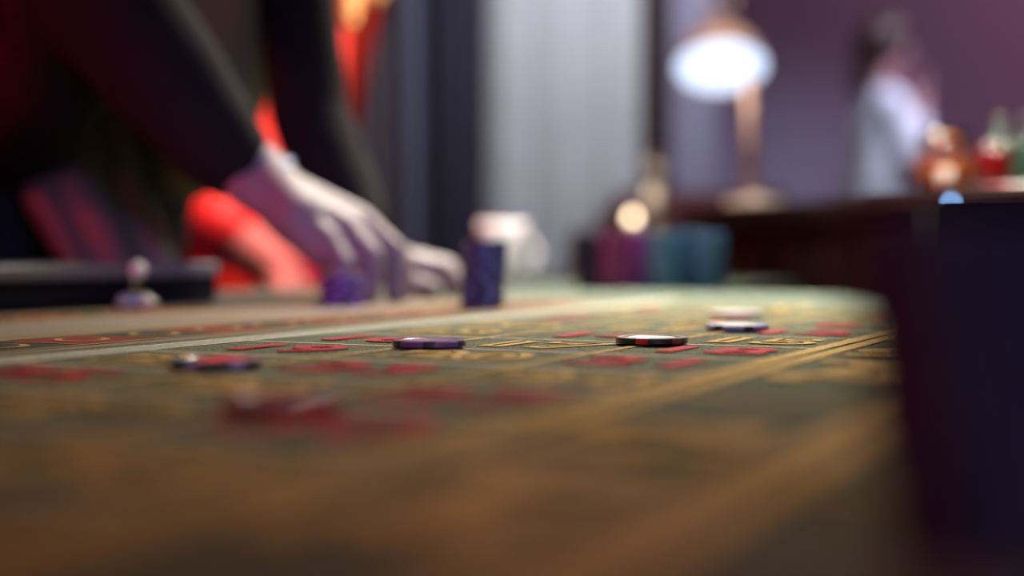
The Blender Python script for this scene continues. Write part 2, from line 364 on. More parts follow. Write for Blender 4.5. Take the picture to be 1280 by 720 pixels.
def chip(loc, body, spot, label, group=None, inlay=None, rz=0.0, tilt=(0, 0), nspot=6, alt=None):
    bo = bpy.data.objects
    root = thing('casino_chip', label, 'chip', loc, rz, group)
    root.rotation_euler = (tilt[0], tilt[1], rz)
    def sub(nm, me):
        o = bo.new(nm, me); C.objects.link(o); o.parent = root; return o
    sub('chip_body', mesh_of('chip_body_' + body, chip_body_mesh, CH[body]))
    for k in range(nspot):
        s = alt if (alt and k % 2) else spot
        o = sub('edge_spot', mesh_of('edge_spot_' + s, lambda: arc_mesh(-0.17, 0.17), CH[s]))
        o.rotation_euler = (0, 0, 2 * PI * k / nspot)
    il = inlay or spot
    sub('inlay', mesh_of('inlay_' + il, lambda: lt([(0, CT - 0.0003), (0.0128, CT - 0.0003), (0.0128, CT - 0.0001), (0, CT - 0.0001)], 32), CH[il]))
    return root
def plain_chip_mesh(nspot=6):
    bm = bmesh.new(); seg = 36
    prof = [(0, 0), (CR - 0.0005, 0), (CR, 0.0005), (CR, CT - 0.0005), (CR - 0.0005, CT), (CR - 0.0045, CT), (0, CT)]
    lathe(bm, prof, seg)
    bm.faces.ensure_lookup_table()
    for f in bm.faces:
        c = f.calc_center_median(); r = math.hypot(c.x, c.y)
        if r > CR - 0.006:
            a = (math.atan2(c.y, c.x) / (2 * PI) * nspot) % 1.0
            if a < 0.34: f.material_index = 1
    return bm
def stack(x, y, count, body, spot, label, group, top_label=None, drift=(0, 0), jit=0.0004, z0=ZT, parts=False):
    for k in range(count):
        l = top_label if (top_label and k == count - 1) else label
        px = x + drift[0] * k / count + random.uniform(-jit, jit); py = y + drift[1] * k / count + random.uniform(-jit, jit)
        z = z0 + 0.0001 + k * (CT + 0.00003)
        if parts:
            chip((px, py, z), body, spot, l, group, rz=random.uniform(0, 6.28), inlay=body)
        else:
            me = mesh_of('plain_' + body + spot, plain_chip_mesh, [CH[body], CH[spot]])
            o = bpy.data.objects.new('casino_chip', me); C.objects.link(o); o.location = (px, py, z)
            o.rotation_euler = (0, 0, random.uniform(0, 6.28)); tag(o, l, 'chip', group)
ZC = ZL + 0.0013
chip((-0.0440, 0.757, ZC), 'purple', 'dnavy', 'purple chip with dark navy edge spots lying flat left of centre', rz=-1.52, inlay='purple')
chip((0.0770, 0.782, ZC), 'black', 'red', 'black chip with red edge spots lying flat right of centre', rz=-1.95, inlay='white', alt='brown')  # white inlay stands in for light reflected off the black face
chip((0.1445, 0.911, ZC), 'lav', 'dnavy', 'pale lavender chip with dark edge spots, behind the black chip', rz=-1.35, inlay='white')  # white inlay puts the reflected light on this face into colour
chip((0.1735, 1.10, ZC), 'white', 'white', 'plain white chip, farthest of the loose chips on the layout', rz=0.4, inlay='white')
chip((-0.1300, 0.625, ZC), 'teal', 'lav', 'dark teal chip with lavender edge spots and rose face, at left', rz=-1.95, inlay='rose')
chip((-0.0745, 0.462, ZC), 'maroon', 'red', 'blurred dark maroon chip with one bright red edge spot, nearest the camera', rz=-1.0, inlay='maroon', nspot=4)
stack(-0.0265, 1.255, 18, 'navy', 'pnavy', 'navy chip in the lone tall stack beside the dealer\'s hands', 'chips of the lone navy stack', 'topmost navy chip of the lone tall stack beside the dealer\'s hands', drift=(0.0035, 0))
stack(0.0865, 0.246, 18, 'near', 'neard', 'very dark navy chip in the big blurred stack at the right edge', 'chips of the near dark stack', 'topmost dark chip of the big blurred stack at the right edge', drift=(-0.011, 0), jit=0.0006, parts=True)
cols = [(741, 1.90, 'navy', 'dnavy', 'dark navy chip in the leftmost stack of the far row', 21), (768, 1.865, 'magenta', 'maroon', 'magenta chip in the second stack from left of the far row', 22),
        (799, 1.90, 'violet', 'magenta', 'violet chip in the third stack from left of the far row', 22), (829, 1.865, 'sea', 'blue', 'sea green chip in the third stack from right of the far row', 22),
        (859, 1.90, 'sea', 'teal', 'dull green chip in the second stack from right of the far row', 23), (888, 1.865, 'blue', 'sea', 'steel blue chip in the rightmost stack of the far row', 22)]
for px, y, b, s, l, c in cols:
    y -= 0.06
    stack((px - 640) / 1778 * y, y, c, b, s, l, 'chips of the ' + l.split(' of the far')[0].split(' in the ')[1] + ' in the far row', top_label='topmost ' + l)
stack(-0.155, 1.298, 9, 'navy', 'violet', 'navy chip in the short stack held before the dealer\'s near fingers', 'chips under the dealer\'s hand')

# card shoe behind the near stack, with a small blue light on the bar seen over its top
shoe = thing('card_shoe', 'black card dealing shoe mostly hidden behind the near dark stack', 'card shoe', (0.372, 0.93, ZL + 0.0007), -0.1)
bm = bmesh.new()
prof = [(-0.10, 0), (0.10, 0), (0.10, 0.045), (0.085, 0.072), (0.05, 0.0805), (-0.10, 0.0805)]
a = [bm.verts.new((x, -0.05, z)) for x, z in prof]; b = [bm.verts.new((x, 0.05, z)) for x, z in prof]
bm.faces.new(a); bm.faces.new(b)
for i in range(len(prof)):
    j = (i + 1) % len(prof); bm.faces.new((a[i], a[j], b[j], b[i]))
bmesh.ops.bevel(bm, geom=bm.edges[:], offset=0.003, segments=2, affect='EDGES')
link('shoe_body', bm, M['black'], shoe)
link('roller', (lambda q: (tube(q, (0.104, -0.045, 0.03), (0.104, 0.045, 0.03), 0.008), q)[1])(bmesh.new()), M['steel'], shoe)

# dolly (win marker)
d = thing('win_marker', 'small glass marker with pale knob and two balls standing in for glints, before the chip tray', 'marker', (-0.325, 1.235, ZT))
link('marker_base', lt([(0, 0), (0.0145, 0), (0.0155, 0.002), (0.0145, 0.010), (0.007, 0.016), (0.0045, 0.024), (0.006, 0.027), (0, 0.027)], 24), M['glass'], d, smooth=True)
link('marker_ring', lt([(0.0150, 0.003), (0.0172, 0.004), (0.0172, 0.008), (0.0150, 0.009), (0.0150, 0.003)], 24), M['steel'], d, smooth=True)
bm = bmesh.new(); ball(bm, (0, 0, 0.0345), 0.0075); link('knob', bm, M['wax'], d, smooth=True)
for sx in (-1, 1):  # pale balls stand in for two highlights on the glass base
    bm = bmesh.new(); ball(bm, (sx * 0.0095, -0.012, 0.0075), 0.0062); link('glint_ball', bm, M['wax'], d, smooth=True)

# chip tray on the dealer's side (local frame of the table)
tray = thing('chip_tray', 'long black chip tray with a steel rim on the dealer\'s side', 'chip tray', W(-0.895, 0.6, ZT), RZ)
link('tray_body', bx(-0.17, -0.9, 0.0, 0.0, 0.515, 0.030, bev=0.004), M['black'], tray)
link('steel_rim', bx(-0.012, -0.9, 0.027, 0.002, 0.515, 0.040, bev=0.002), M['silver'], tray)
link('steel_rim', bx(-0.17, -0.9, 0.030, -0.158, 0.515, 0.038, bev=0.002), M['silver'], tray)
for k in range(14):
    t = -0.86 + k * 0.1
    link('divider', bx(-0.158, t, 0.030, -0.012, t + 0.006, 0.036), M['black'], tray)

# white cup on the far wing of the table
cup = thing('cup', 'white porcelain cup with handle behind the lone navy stack', 'cup', (-0.014, 2.20, ZT), 0.15)
link('cup_bowl', lt([(0, 0), (0.024, 0), (0.026, 0.006), (0.036, 0.03), (0.039, 0.085), (0.0395, 0.094), (0.037, 0.094), (0.0355, 0.085), (0.032, 0.03), (0.02, 0.01), (0, 0.009)], 40), M['white'], cup, smooth=True)
bm = bmesh.new(); P = []
for i in range(13):
    a = -PI / 2 + PI * i / 12; P.append(Vector((0.034 + 0.022 * math.cos(a), 0, 0.045 + 0.024 * math.sin(a))))
for p, q in zip(P, P[1:]): tube(bm, p, q, 0.004, seg=8)
link('handle', bm, M['white'], cup, smooth=True)

# ---------------------------------------------------------------- bar counter on the right with lamp and glasses
A = Vector((0.30, 2.6)); B = Vector((0.696, 1.665)); e = (B - A).normalized(); nn = Vector((-e.y, e.x)); HB = 0.927
ang = math.atan2(e.y, e.x); L = (B - A).length
bar = thing('bar_counter', 'dark wooden bar counter carrying the lamp and glasses at right', 'counter', (A.x, A.y, 0), ang)
link('worktop', bx(0, 0, HB - 0.035, L, 0.55, HB, bev=0.006), M['wood'], bar)
link('carcass', bx(0.03, 0.03, 0.0, L - 0.03, 0.52, HB - 0.035), M['wood'], bar)
for k in range(4):
    x = 0.05 + k * (L - 0.1) / 4
    link('front_panel', bx(x + 0.01, 0.016, 0.1, x + (L - 0.1) / 4 - 0.01, 0.032, HB - 0.07, bev=0.004), M['wood'], bar)
for k in range(2):
    link('side_panel', bx(0.016, 0.06 + k * 0.22, 0.1, 0.032, 0.26 + k * 0.22, HB - 0.07, bev=0.004), M['wood'], bar)

lamp = thing('desk_lamp', 'copper desk lamp with a pale foot and a glowing white shade opening on the counter', 'lamp', (0.425, 2.50, HB))
link('lamp_base', lt([(0, 0), (0.050, 0), (0.052, 0.003), (0.051, 0.010), (0.047, 0.012), (0.014, 0.013), (0.012, 0.020), (0, 0.020)], 40), M['wax'], lamp, smooth=True)
bm = bmesh.new(); tube(bm, (-0.006, 0, 0.02), (-0.006, 0.02, 0.275), 0.0105); link('pole', bm, M['copper'], lamp, smooth=True)
link('lamp_arm', (lambda q: (tube(q, (-0.006, 0.02, 0.27), (-0.058, 0.045, 0.315), 0.008), q)[1])(bmesh.new()), M['brass'], lamp, smooth=True)
nrm = Vector((-0.05, -0.50, -0.88)).normalized()            # opening faces down and towards the room
q = (-nrm).to_track_quat('Z', 'Y').to_matrix()
sc = Vector((-0.0625, -0.02, 0.242))
link('lamp_shade', lt([(0.0800, -0.003), (0.082, 0.0), (0.076, 0.022), (0.058, 0.052), (0.032, 0.074), (0.016, 0.085), (0.014, 0.105), (0, 0.106),
                       ], 40, sc, q), M['copper'], lamp, smooth=True)
link('diffuser', lt([(0, 0.002), (0.079, 0.002), (0.079, 0.000), (0, 0.000)], 40, sc, q), M['lamp'], lamp)
bm = bmesh.new(); ball(bm, sc + Vector((-0.018, 0.03, 0.115)), 0.009); link('finial', bm, M['wax'], lamp, smooth=True)  # both finials are pale: their glints are put into the colour
bm = bmesh.new(); ball(bm, sc + Vector((0.026, 0.03, 0.115)), 0.009); link('finial', bm, M['wax'], lamp, smooth=True)
def point(name, loc, watts, col, r=0.02):
    dd = bpy.data.lights.new(name, 'POINT'); dd.energy = watts; dd.color = col; dd.shadow_soft_size = r
    o = bpy.data.objects.new(name, dd); C.objects.link(o); o.location = loc
pl = Vector(lamp.location) + sc + nrm * 0.03
point('lamp_glow', pl, 1.2, (1.0, 0.85, 0.7), 0.03)

def glass(x, y, z, r, h, label, m, drink=None, hd=0.5, name='drinking_glass', cat='glass', belly=1.0):
    g = thing(name, label, cat, (x, y, z))
    link('glass_bowl', lt([(0, 0), (r * .75, 0), (r * belly, h * .35), (r * .98, h * .7), (r * .85, h), (r * .80, h), (r * .92, h * .7), (r * belly * .93, h * .35), (r * .68, h * .08), (0, h * .08)], 32), m, g, smooth=True)
    if drink:
        link('drink', lt([(0, h * .09), (r * .66, h * .09), (r * belly * .91, h * .35), (r * .90, h * hd), (0, h * hd)], 32), drink, g, smooth=True)
    return g
glass(0.630, 2.080, HB, 0.041, 0.095, 'round glass of orange drink at the left of the glasses on the counter', M['glass'], M['orange'], 0.6, belly=1.12)
point('tealight_glow', (0.268, 3.15, 0.96), 0.25, (1.0, 0.8, 0.6), 0.01)
cd = thing('candle', 'short cream candle in front of the orange drink', 'candle', (0.600, 1.972, HB))
link('wax', lt([(0, 0), (0.009, 0), (0.009, 0.034), (0.006, 0.036), (0, 0.035)], 20), M['wax'], cd, smooth=True)
link('wick', lt([(0, 0.034), (0.0008, 0.034), (0.0008, 0.040), (0, 0.040)], 8), M['black'], cd)
tg = thing('serving_tray', 'round steel serving tray at the right end of the counter', 'tray', (0.755, 2.07, HB))
link('tray_plate', lt([(0, 0), (0.12, 0), (0.128, 0.012), (0.124, 0.012), (0.117, 0.003), (0, 0.003)], 48), M['steel'], tg, smooth=True)
glass(0.688, 2.035, HB + 0.0032, 0.026, 0.07, 'small dark red tumbler at the front left of the steel tray', M['red_glass'], M['red_glass'], 0.8)
def bottle(x, y, z, h, label, m):
    g = thing('bottle', label, 'bottle', (x, y, z)); r = 0.021
    link('bottle_body', lt([(0, 0), (r, 0), (r, h * .55), (r * .8, h * .68), (r * .38, h * .78), (r * .36, h * .95), (0, h * .95)], 24), m, g, smooth=True)
    link('cap', lt([(0, h * .95), (r * .45, h * .95), (r * .45, h), (0, h)], 16), M['steel'], g, smooth=True)
bottle(0.720, 2.10, HB + 0.0032, 0.115, 'small green glass bottle, left one on the steel tray', M['green_glass'])
bottle(0.768, 2.12, HB + 0.0032, 0.118, 'small green glass bottle, right one on the steel tray', M['green_glass'])
glass(0.775, 2.035, HB + 0.0032, 0.024, 0.10, 'clear tall glass at the right frame edge on the steel tray', M['glass'])
# blue pilot light set in the counter front, seen over the card shoe
bl = thing('pilot_light', 'tiny pale blue light on the counter front near the right edge', 'light', (0, 0, 0))
ps = 0.83; pp = A + e * (ps * L)
# position along the counter where the sight line through image x=1192 meets the front
k = (1192 - 640) / 1778
s_ = (k * A.y - A.x) / (e.x - k * e.y); pp = A + e * s_ - nn * 0.004
bl.location = (pp.x, pp.y, 0); zz = CAM_Z + pp.y * (310 - 254) / 1778
qb = Vector((nn.x, nn.y, 0)).to_track_quat('Z', 'Y').to_matrix()
bm = bmesh.new(); ball(bm, (0, 0, zz), 0.0045, seg=16); link('lens', bm, M['led'], bl, smooth=True)
link('bezel', lt([(0.0045, -0.001), (0.008, -0.001), (0.008, 0.004), (0.0045, 0.004), (0.0045, -0.001)], 20, (0, 0, zz), qb), M['black'], bl)

# ---------------------------------------------------------------- side table, ornament, tealight, armchair in the background
st = thing('side_table', 'small round side table under a dark red cloth behind the chip row', 'table', (0.34, 3.25, 0))
link('table_top', lt([(0, 0.875), (0.2, 0.875), (0.2, 0.89), (0, 0.89)], 40), M['wood'], st)
bm = bmesh.new(); seg = 80; rings = []
for r, z, am in ((0, 0.894, 0), (0.203, 0.894, 0), (0.208, 0.88, 0.002), (0.215, 0.7, 0.012), (0.225, 0.5, 0.02), (0.228, 0.5, 0.02), (0.221, 0.7, 0.012)):
    rings.append([bm.verts.new(((r + am * math.sin(9 * 2 * PI * i / seg)) * math.cos(2 * PI * i / seg), (r + am * math.sin(9 * 2 * PI * i / seg)) * math.sin(2 * PI * i / seg), z)) for i in range(seg)]) if r else rings.append([bm.verts.new((0, 0, z))])
for i in range(seg):
    bm.faces.new((rings[0][0], rings[1][i], rings[1][(i + 1) % seg]))
for a, b in zip(rings[1:], rings[2:]):
    for i in range(seg): bm.faces.new((a[i], b[i], b[(i + 1) % seg], a[(i + 1) % seg]))
link('cloth', bm, M['darkred'], st, smooth=True)
link('pedestal', lt([(0, 0), (0.14, 0), (0.14, 0.02), (0.03, 0.05), (0.025, 0.875), (0, 0.875)], 24), M['wood'], st, smooth=True)
tl = thing('tealight', 'small bright tealight cup on the red side table', 'candle', (0.268, 3.17, 0.894))
link('holder', lt([(0, 0), (0.017, 0), (0.019, 0.02), (0.017, 0.02), (0.0155, 0.003), (0, 0.003)], 24), M['white'], tl, smooth=True)
link('flame', lt([(0, 0.012), (0.009, 0.016), (0.011, 0.024), (0.006, 0.036), (0, 0.042)], 16), M['flame'], tl, smooth=True)
orn = thing('candlestick', 'candlestick of two white balls standing in for glints, on the red side table', 'candlestick', (0.328, 3.2, 0.894))
link('foot', lt([(0, 0), (0.03, 0), (0.032, 0.006), (0.01, 0.015), (0.008, 0.06), (0, 0.06)], 24), M['steel'], orn, smooth=True)
bm = bmesh.new(); ball(bm, (0, 0, 0.085), 0.028); link('ball', bm, M['white'], orn, smooth=True)  # two white balls are shaped and coloured as distant glints
bm = bmesh.new(); ball(bm, (0, 0, 0.155), 0.026); link('ball', bm, M['white'], orn, smooth=True)
link('stem', lt([(0, 0.1), (0.006, 0.1), (0.006, 0.135), (0, 0.135)], 12), M['steel'], orn, smooth=True)
ac = thing('armchair', 'dark red armchair behind the side table', 'chair', (0.55, 3.95, 0))
link('seat', bx(-0.3, -0.3, 0.2, 0.3, 0.28, 0.46, bev=0.04), M['darkred'], ac, smooth=True)
link('backrest', bx(-0.3, 0.16, 0.4, 0.3, 0.3, 1.02, bev=0.05), M['darkred'], ac, smooth=True)
for s in (-1, 1):
    link('armrest', bx(s * 0.33 - 0.06, -0.3, 0.2, s * 0.33 + 0.06, 0.28, 0.66, bev=0.045), M['darkred'], ac, smooth=True)
    for y in (-0.24, 0.24): link('leg', lt([(0, 0), (0.015, 0), (0.025, 0.2), (0, 0.2)], 12, (s * 0.27, y, 0)), M['wood'], ac)

# ---------------------------------------------------------------- the dealer
V = Vector
dealer = thing('person', 'person in black shirt leaning over the table, hands among the chips', 'person', (-0.60, 1.80, 0))
D0 = V((0.60, -1.80, 0))
def rel(chs, off): return [[(V(p) + off, r) for p, r in c] for c in chs]
K = dict(p=((-0.176, 1.350, 0.862), (-0.158, 1.336, 0.838), (-0.164, 1.332, 0.810)), r=((-0.160, 1.366, 0.872), (-0.134, 1.352, 0.846), (-0.136, 1.347, 0.810)),
         m=((-0.147, 1.386, 0.878), (-0.115, 1.378, 0.851), (-0.113, 1.374, 0.810)), i=((-0.144, 1.408, 0.874), (-0.113, 1.408, 0.848), (-0.107, 1.404, 0.811)))
wr = (-0.242, 1.395, 0.921)
body = [[((-0.415, 1.35, 1.13), 0.048), ((-0.30, 1.385, 0.97), 0.036), (wr, 0.029)]]
for f, r in (('p', 0.0105), ('r', 0.0115), ('m', 0.0118), ('i', 0.0112)):
    a, b, c = K[f]
    ww = V(wr) + (V(a) - V(K['m'][0])) * 0.55
    body.append([(ww, 0.020), (V(a), r + 0.0045)]); mid = (V(b) + V(c)) / 2 + V((0.003, 0, 0))
    body.append([(a, r + 0.0035), (b, r + 0.001), (mid, r), (c, r - 0.0012)])
body.append([(wr, 0.030), ((-0.205, 1.365, 0.882), 0.029), ((-0.180, 1.352, 0.850), 0.017)])
body.append([((-0.215, 1.385, 0.89), 0.030), ((-0.168, 1.385, 0.862), 0.026)])
body.append([((-0.225, 1.42, 0.90), 0.019), ((-0.197, 1.432, 0.868), 0.013), ((-0.186, 1.424, 0.840), 0.0105), ((-0.182, 1.410, 0.814), 0.009)])
# left hand
wl = (-0.152, 1.555, 0.845)
body.append([((-0.245, 1.63, 1.14), 0.040), ((-0.222, 1.61, 0.98), 0.032), (wl, 0.026)])
for j, (ky, kz) in enumerate(((1.490, 0.834), (1.510, 0.838), (1.530, 0.837), (1.549, 0.833))):
    a = V((-0.098 + 0.003 * (j in (1, 2)), ky, kz)); b = a + V((0.026, -0.004, -0.003)); c = a + V((0.036, -0.004, -0.014)); t_ = a + V((0.034, -0.006, kz * 0 - (kz - 0.8095)))
    body.append([(V(wl) + V((0, (ky - 1.52) * 0.5, 0)), 0.019), (a, 0.0135)]); body.append([(a, 0.0125), (b, 0.0105), (c, 0.0095), (t_, 0.0085)])
body.append([((-0.145, 1.53, 0.84), 0.017), ((-0.125, 1.490, 0.825), 0.0135), ((-0.105, 1.470, 0.817), 0.0115), ((-0.082, 1.465, 0.812), 0.010)])
# upper arms, shoulders, neck, head
SR, SL = V((-0.605, 1.48, 1.38)), V((-0.325, 1.74, 1.38))
body += [[((-0.415, 1.35, 1.13), 0.048), (SR, 0.058)], [((-0.245, 1.63, 1.14), 0.040), (SL, 0.058)], [(SR, 0.058), (SL, 0.058)]]
hd = V((-0.36, 1.52, 1.60)); fw = V((0.62, -0.55, -0.55)).normalized()
body += [[((-0.47, 1.61, 1.38), 0.07), ((-0.42, 1.57, 1.48), 0.055)], [((-0.42, 1.57, 1.48), 0.055), (hd + V((-.01, .01, -.01)), 0.085)], [(hd, 0.082), (hd + V((0, 0, -0.05)) + fw * 0.035, 0.058)],
         [(hd + fw * 0.075 + V((0, 0, 0.0)), 0.012), (hd + fw * 0.098 + V((0, 0, -0.025)), 0.011)]]
sd = fw.cross(V((0, 0, 1))).normalized()
for s in (-1, 1): body.append([(hd + sd * s * 0.083, 0.014), (hd + sd * s * 0.085 + V((0, 0, -0.03)), 0.010)])
blob('body', rel(body, D0), M['skin'], dealer, voxel=0.0035, smooth=3)
bm = bmesh.new()
for s in (-1, 1): ball(bm, D0 + hd + fw * 0.078 + sd * s * 0.030 + V((0, 0, 0.016)), 0.011, seg=12)
link('eyes', bm, M['eye'], dealer, smooth=True)
blob('mouth', rel([[(hd + fw * 0.088 + V((0, 0, -0.062)) - sd * 0.02, 0.006), (hd + fw * 0.092 + V((0, 0, -0.062)), 0.007), (hd + fw * 0.088 + V((0, 0, -0.062)) + sd * 0.02, 0.006)]], D0), M['lips'], dealer, 0.003, 1)
blob('hair', rel([[(hd + V((-0.02, 0.02, 0.03)), 0.088)], [(hd - fw * 0.03 + V((0, 0, 0.045)), 0.083), (hd - fw * 0.05 + V((0, 0, -0.02)), 0.07)]], D0), M['brownhair'], dealer, 0.006, 2)
EL, ER = V((-0.245, 1.63, 1.14)), V((-0.415, 1.35, 1.13))
shirt = [[(SR, 0.078), (ER + V((0, 0, .12)), 0.072), (ER, 0.068), (V((-0.335, 1.372, 1.02)), 0.060), (V((-0.288, 1.388, 0.957)), 0.048), (V((-0.276, 1.390, 0.944)), 0.043)],
         [(SL, 0.065), (EL, 0.046), (V((-0.228, 1.61, 1.0)), 0.046), (V((-0.190, 1.587, 0.912)), 0.045), (V((-0.172, 1.572, 0.878)), 0.039)],
         [(SR, 0.08), (V((-0.48, 1.62, 1.36)), 0.11), (SL, 0.08)],
         [(V((-0.42, 1.57, 1.44)), 0.065), (V((-0.48, 1.62, 1.36)), 0.11)],
         [(V((-0.54, 1.56, 1.30)), 0.13), (V((-0.66, 1.72, 1.0)), 0.13)], [(V((-0.42, 1.68, 1.30)), 0.12), (V((-0.52, 1.82, 1.0)), 0.12)],
         # loose folds hanging from the near arm
         [(ER + V((-0.02, 0.03, -0.02)), 0.06), (V((-0.46, 1.45, 1.03)), 0.055), (V((-0.56, 1.60, 1.0)), 0.08)]]
blob('shirt', rel(shirt, D0), M['shirt_black'], dealer, 0.008, 4)
blob('waistcoat', rel([[(V((-0.42, 1.60, 1.32)), 0.115), (V((-0.43, 1.66, 1.16)), 0.110)], [(V((-0.35, 1.66, 1.30)), 0.10), (V((-0.345, 1.69, 1.15)), 0.095), (V((-0.375, 1.71, 1.04)), 0.080), (V((-0.39, 1.71, 0.965)), 0.055)]], D0), M['vest'], dealer, 0.008, 4)
blob('trousers', rel([[(V((-0.67, 1.72, 0.95)), 0.125), (V((-0.53, 1.84, 0.95)), 0.125)], [(V((-0.67, 1.73, 0.92)), 0.115), (V((-0.74, 1.76, 0.5)), 0.075), (V((-0.76, 1.82, 0.07)), 0.055)],
                      [(V((-0.53, 1.85, 0.92)), 0.115), (V((-0.56, 1.93, 0.5)), 0.075), (V((-0.56, 2.02, 0.07)), 0.055)]], D0), M['trousers'], dealer, 0.01, 3)
blob('lit_folds', rel([[(V((-0.53, 1.70, 1.02)), 0.05), (V((-0.49, 1.61, 0.93)), 0.026), (V((-0.435, 1.585, 0.835)), 0.020)], [(V((-0.50, 1.71, 1.02)), 0.05), (V((-0.45, 1.64, 0.93)), 0.026), (V((-0.40, 1.615, 0.835)), 0.020)],  # added folds, their highlights put into a lighter colour
                  [(V((-0.56, 1.70, 1.02)), 0.05), (V((-0.525, 1.60, 0.91)), 0.024), (V((-0.475, 1.575, 0.83)), 0.018)], [(V((-0.44, 1.61, 0.835)), 0.016), (V((-0.50, 1.66, 0.95)), 0.04)]], D0), M['lit_fold'], dealer, 0.006, 3)
blob('shoes', rel([[(V((-0.76, 1.83, 0.04)), 0.04), (V((-0.64, 1.74, 0.035)), 0.035)], [(V((-0.56, 2.03, 0.04)), 0.04), (V((-0.44, 1.94, 0.035)), 0.035)]], D0), M['leather'], dealer, 0.008, 2)
# bracelet, a bluish wrist glint put into its colour
bm = bmesh.new(); qd = (V(wr) - V((-0.30, 1.385, 0.97))).to_track_quat('Z', 'Y').to_matrix()
lathe(bm, [(0.0325, -0.003), (0.0345, 0), (0.0325, 0.003), (0.0305, 0), (0.0325, -0.003)], 28, D0 + V((-0.236, 1.394, 0.915)), qd)
link('bracelet', bm, M['blueglint'], dealer, smooth=True)

# ---------------------------------------------------------------- woman in red behind the dealer
wo = thing('person', 'person in a red dress with long blond hair standing behind the dealer', 'person', (-0.40, 2.45, 0))
O = V((0.40, -2.45, 0)); h2 = V((-0.31, 2.42, 1.56)); f2 = V((0.6, -0.75, -0.2)).normalized()
s2 = f2.cross(V((0, 0, 1))).normalized()
b2 = [[(V((-0.33, 2.45, 1.38)), 0.055), (h2 + V((-.01, .01, -.02)), 0.075)], [(h2, 0.08), (h2 + f2 * 0.03 + V((0, 0, -0.06)), 0.055)], [(h2 + f2 * 0.075, 0.011), (h2 + f2 * 0.095 + V((0, 0, -.022)), 0.010)],
      [(V((-0.46, 2.40, 1.34)), 0.05), (V((-0.50, 2.26, 1.08)), 0.043), (V((-0.50, 2.18, 0.93)), 0.043), (V((-0.40, 2.14, 0.855)), 0.040), (V((-0.345, 2.12, 0.815)), 0.034)],
      [(V((-0.27, 2.52, 1.34)), 0.046), (V((-0.33, 2.62, 1.08)), 0.038), (V((-0.36, 2.60, 0.90)), 0.03)],
      [(V((-0.46, 2.40, 1.34)), 0.05), (V((-0.35, 2.45, 1.37)), 0.06), (V((-0.27, 2.52, 1.34)), 0.048)],
      [(V((-0.46, 2.44, 0.6)), 0.07), (V((-0.46, 2.42, 0.3)), 0.05), (V((-0.46, 2.45, 0.06)), 0.035)], [(V((-0.34, 2.48, 0.6)), 0.07), (V((-0.34, 2.48, 0.3)), 0.05), (V((-0.34, 2.5, 0.06)), 0.035)]]
for j, (dy, ln) in enumerate(((-0.03, 0.06), (-0.012, 0.07), (0.006, 0.068), (0.024, 0.055))):
    a = V((-0.315, 2.115 + dy, 0.795)); b2 += [[(V((-0.345, 2.12, 0.815)), 0.025), (a, 0.013)], [(a, 0.012), (a + V((0.02, -0.004, -0.022)), 0.010), (a + V((0.018, -0.004, -ln + 0.005)), 0.0085)]]
b2.append([(V((-0.35, 2.10, 0.81)), 0.018), (V((-0.335, 2.07, 0.785)), 0.012), (V((-0.318, 2.055, 0.765)), 0.009)])
b2 += [[(V((-0.36, 2.60, 0.90)), 0.028), (V((-0.37, 2.60, 0.83)), 0.024), (V((-0.38, 2.59, 0.75)), 0.014)]]
blob('body', rel(b2, O), M['paleskin'], wo, 0.005, 3)
blob('dress', rel([[(V((-0.27, 2.52, 1.35)), 0.062), (V((-0.33, 2.62, 1.08)), 0.05), (V((-0.36, 2.60, 0.95)), 0.042)], [(V((-0.46, 2.40, 1.35)), 0.062), (V((-0.50, 2.26, 1.10)), 0.056)], [(V((-0.455, 2.16, 0.893)), 0.052), (V((-0.425, 2.15, 0.872)), 0.051)], [(V((-0.27, 2.52, 1.35)), 0.062), (V((-0.36, 2.45, 1.37)), 0.07), (V((-0.46, 2.40, 1.35)), 0.062)],
                   [(V((-0.40, 2.43, 1.28)), 0.095), (V((-0.40, 2.45, 1.08)), 0.095), (V((-0.44, 2.45, 0.90)), 0.125), (V((-0.44, 2.45, 0.55)), 0.15)],
                   [(V((-0.355, 2.47, 1.28)), 0.075), (V((-0.365, 2.46, 1.08)), 0.078), (V((-0.365, 2.46, 0.90)), 0.115), (V((-0.34, 2.47, 0.55)), 0.15)]], O), M['dress'], wo, 0.009, 4)
blob('hair', rel([[(h2 + V((-0.01, 0.015, 0.025)), 0.088), (V((-0.36, 2.50, 1.40)), 0.06), (V((-0.37, 2.53, 1.22)), 0.03)],
                  [(h2 + V((0.05, 0.0, 0.0)), 0.045), (V((-0.262, 2.385, 1.42)), 0.036), (V((-0.266, 2.36, 1.30)), 0.027), (V((-0.268, 2.35, 1.225)), 0.014)],
                  [(h2 + V((0.07, 0.01, 0.0)), 0.035), (V((-0.222, 2.39, 1.42)), 0.030), (V((-0.214, 2.36, 1.31)), 0.024), (V((-0.226, 2.35, 1.265)), 0.014)]], O), M['blond'], wo, 0.006, 2)
bm = bmesh.new()
for s in (-1, 1): ball(bm, O + h2 + f2 * 0.075 + s2 * s * 0.028 + V((0, 0, 0.01)), 0.010, seg=12)
link('eyes', bm, M['eye'], wo, smooth=True)
blob('shoes', rel([[(V((-0.46, 2.46, 0.03)), 0.034), (V((-0.42, 2.34, 0.028)), 0.03)], [(V((-0.34, 2.51, 0.03)), 0.034), (V((-0.30, 2.39, 0.028)), 0.03)]], O), M['darkred'], wo, 0.008, 2)

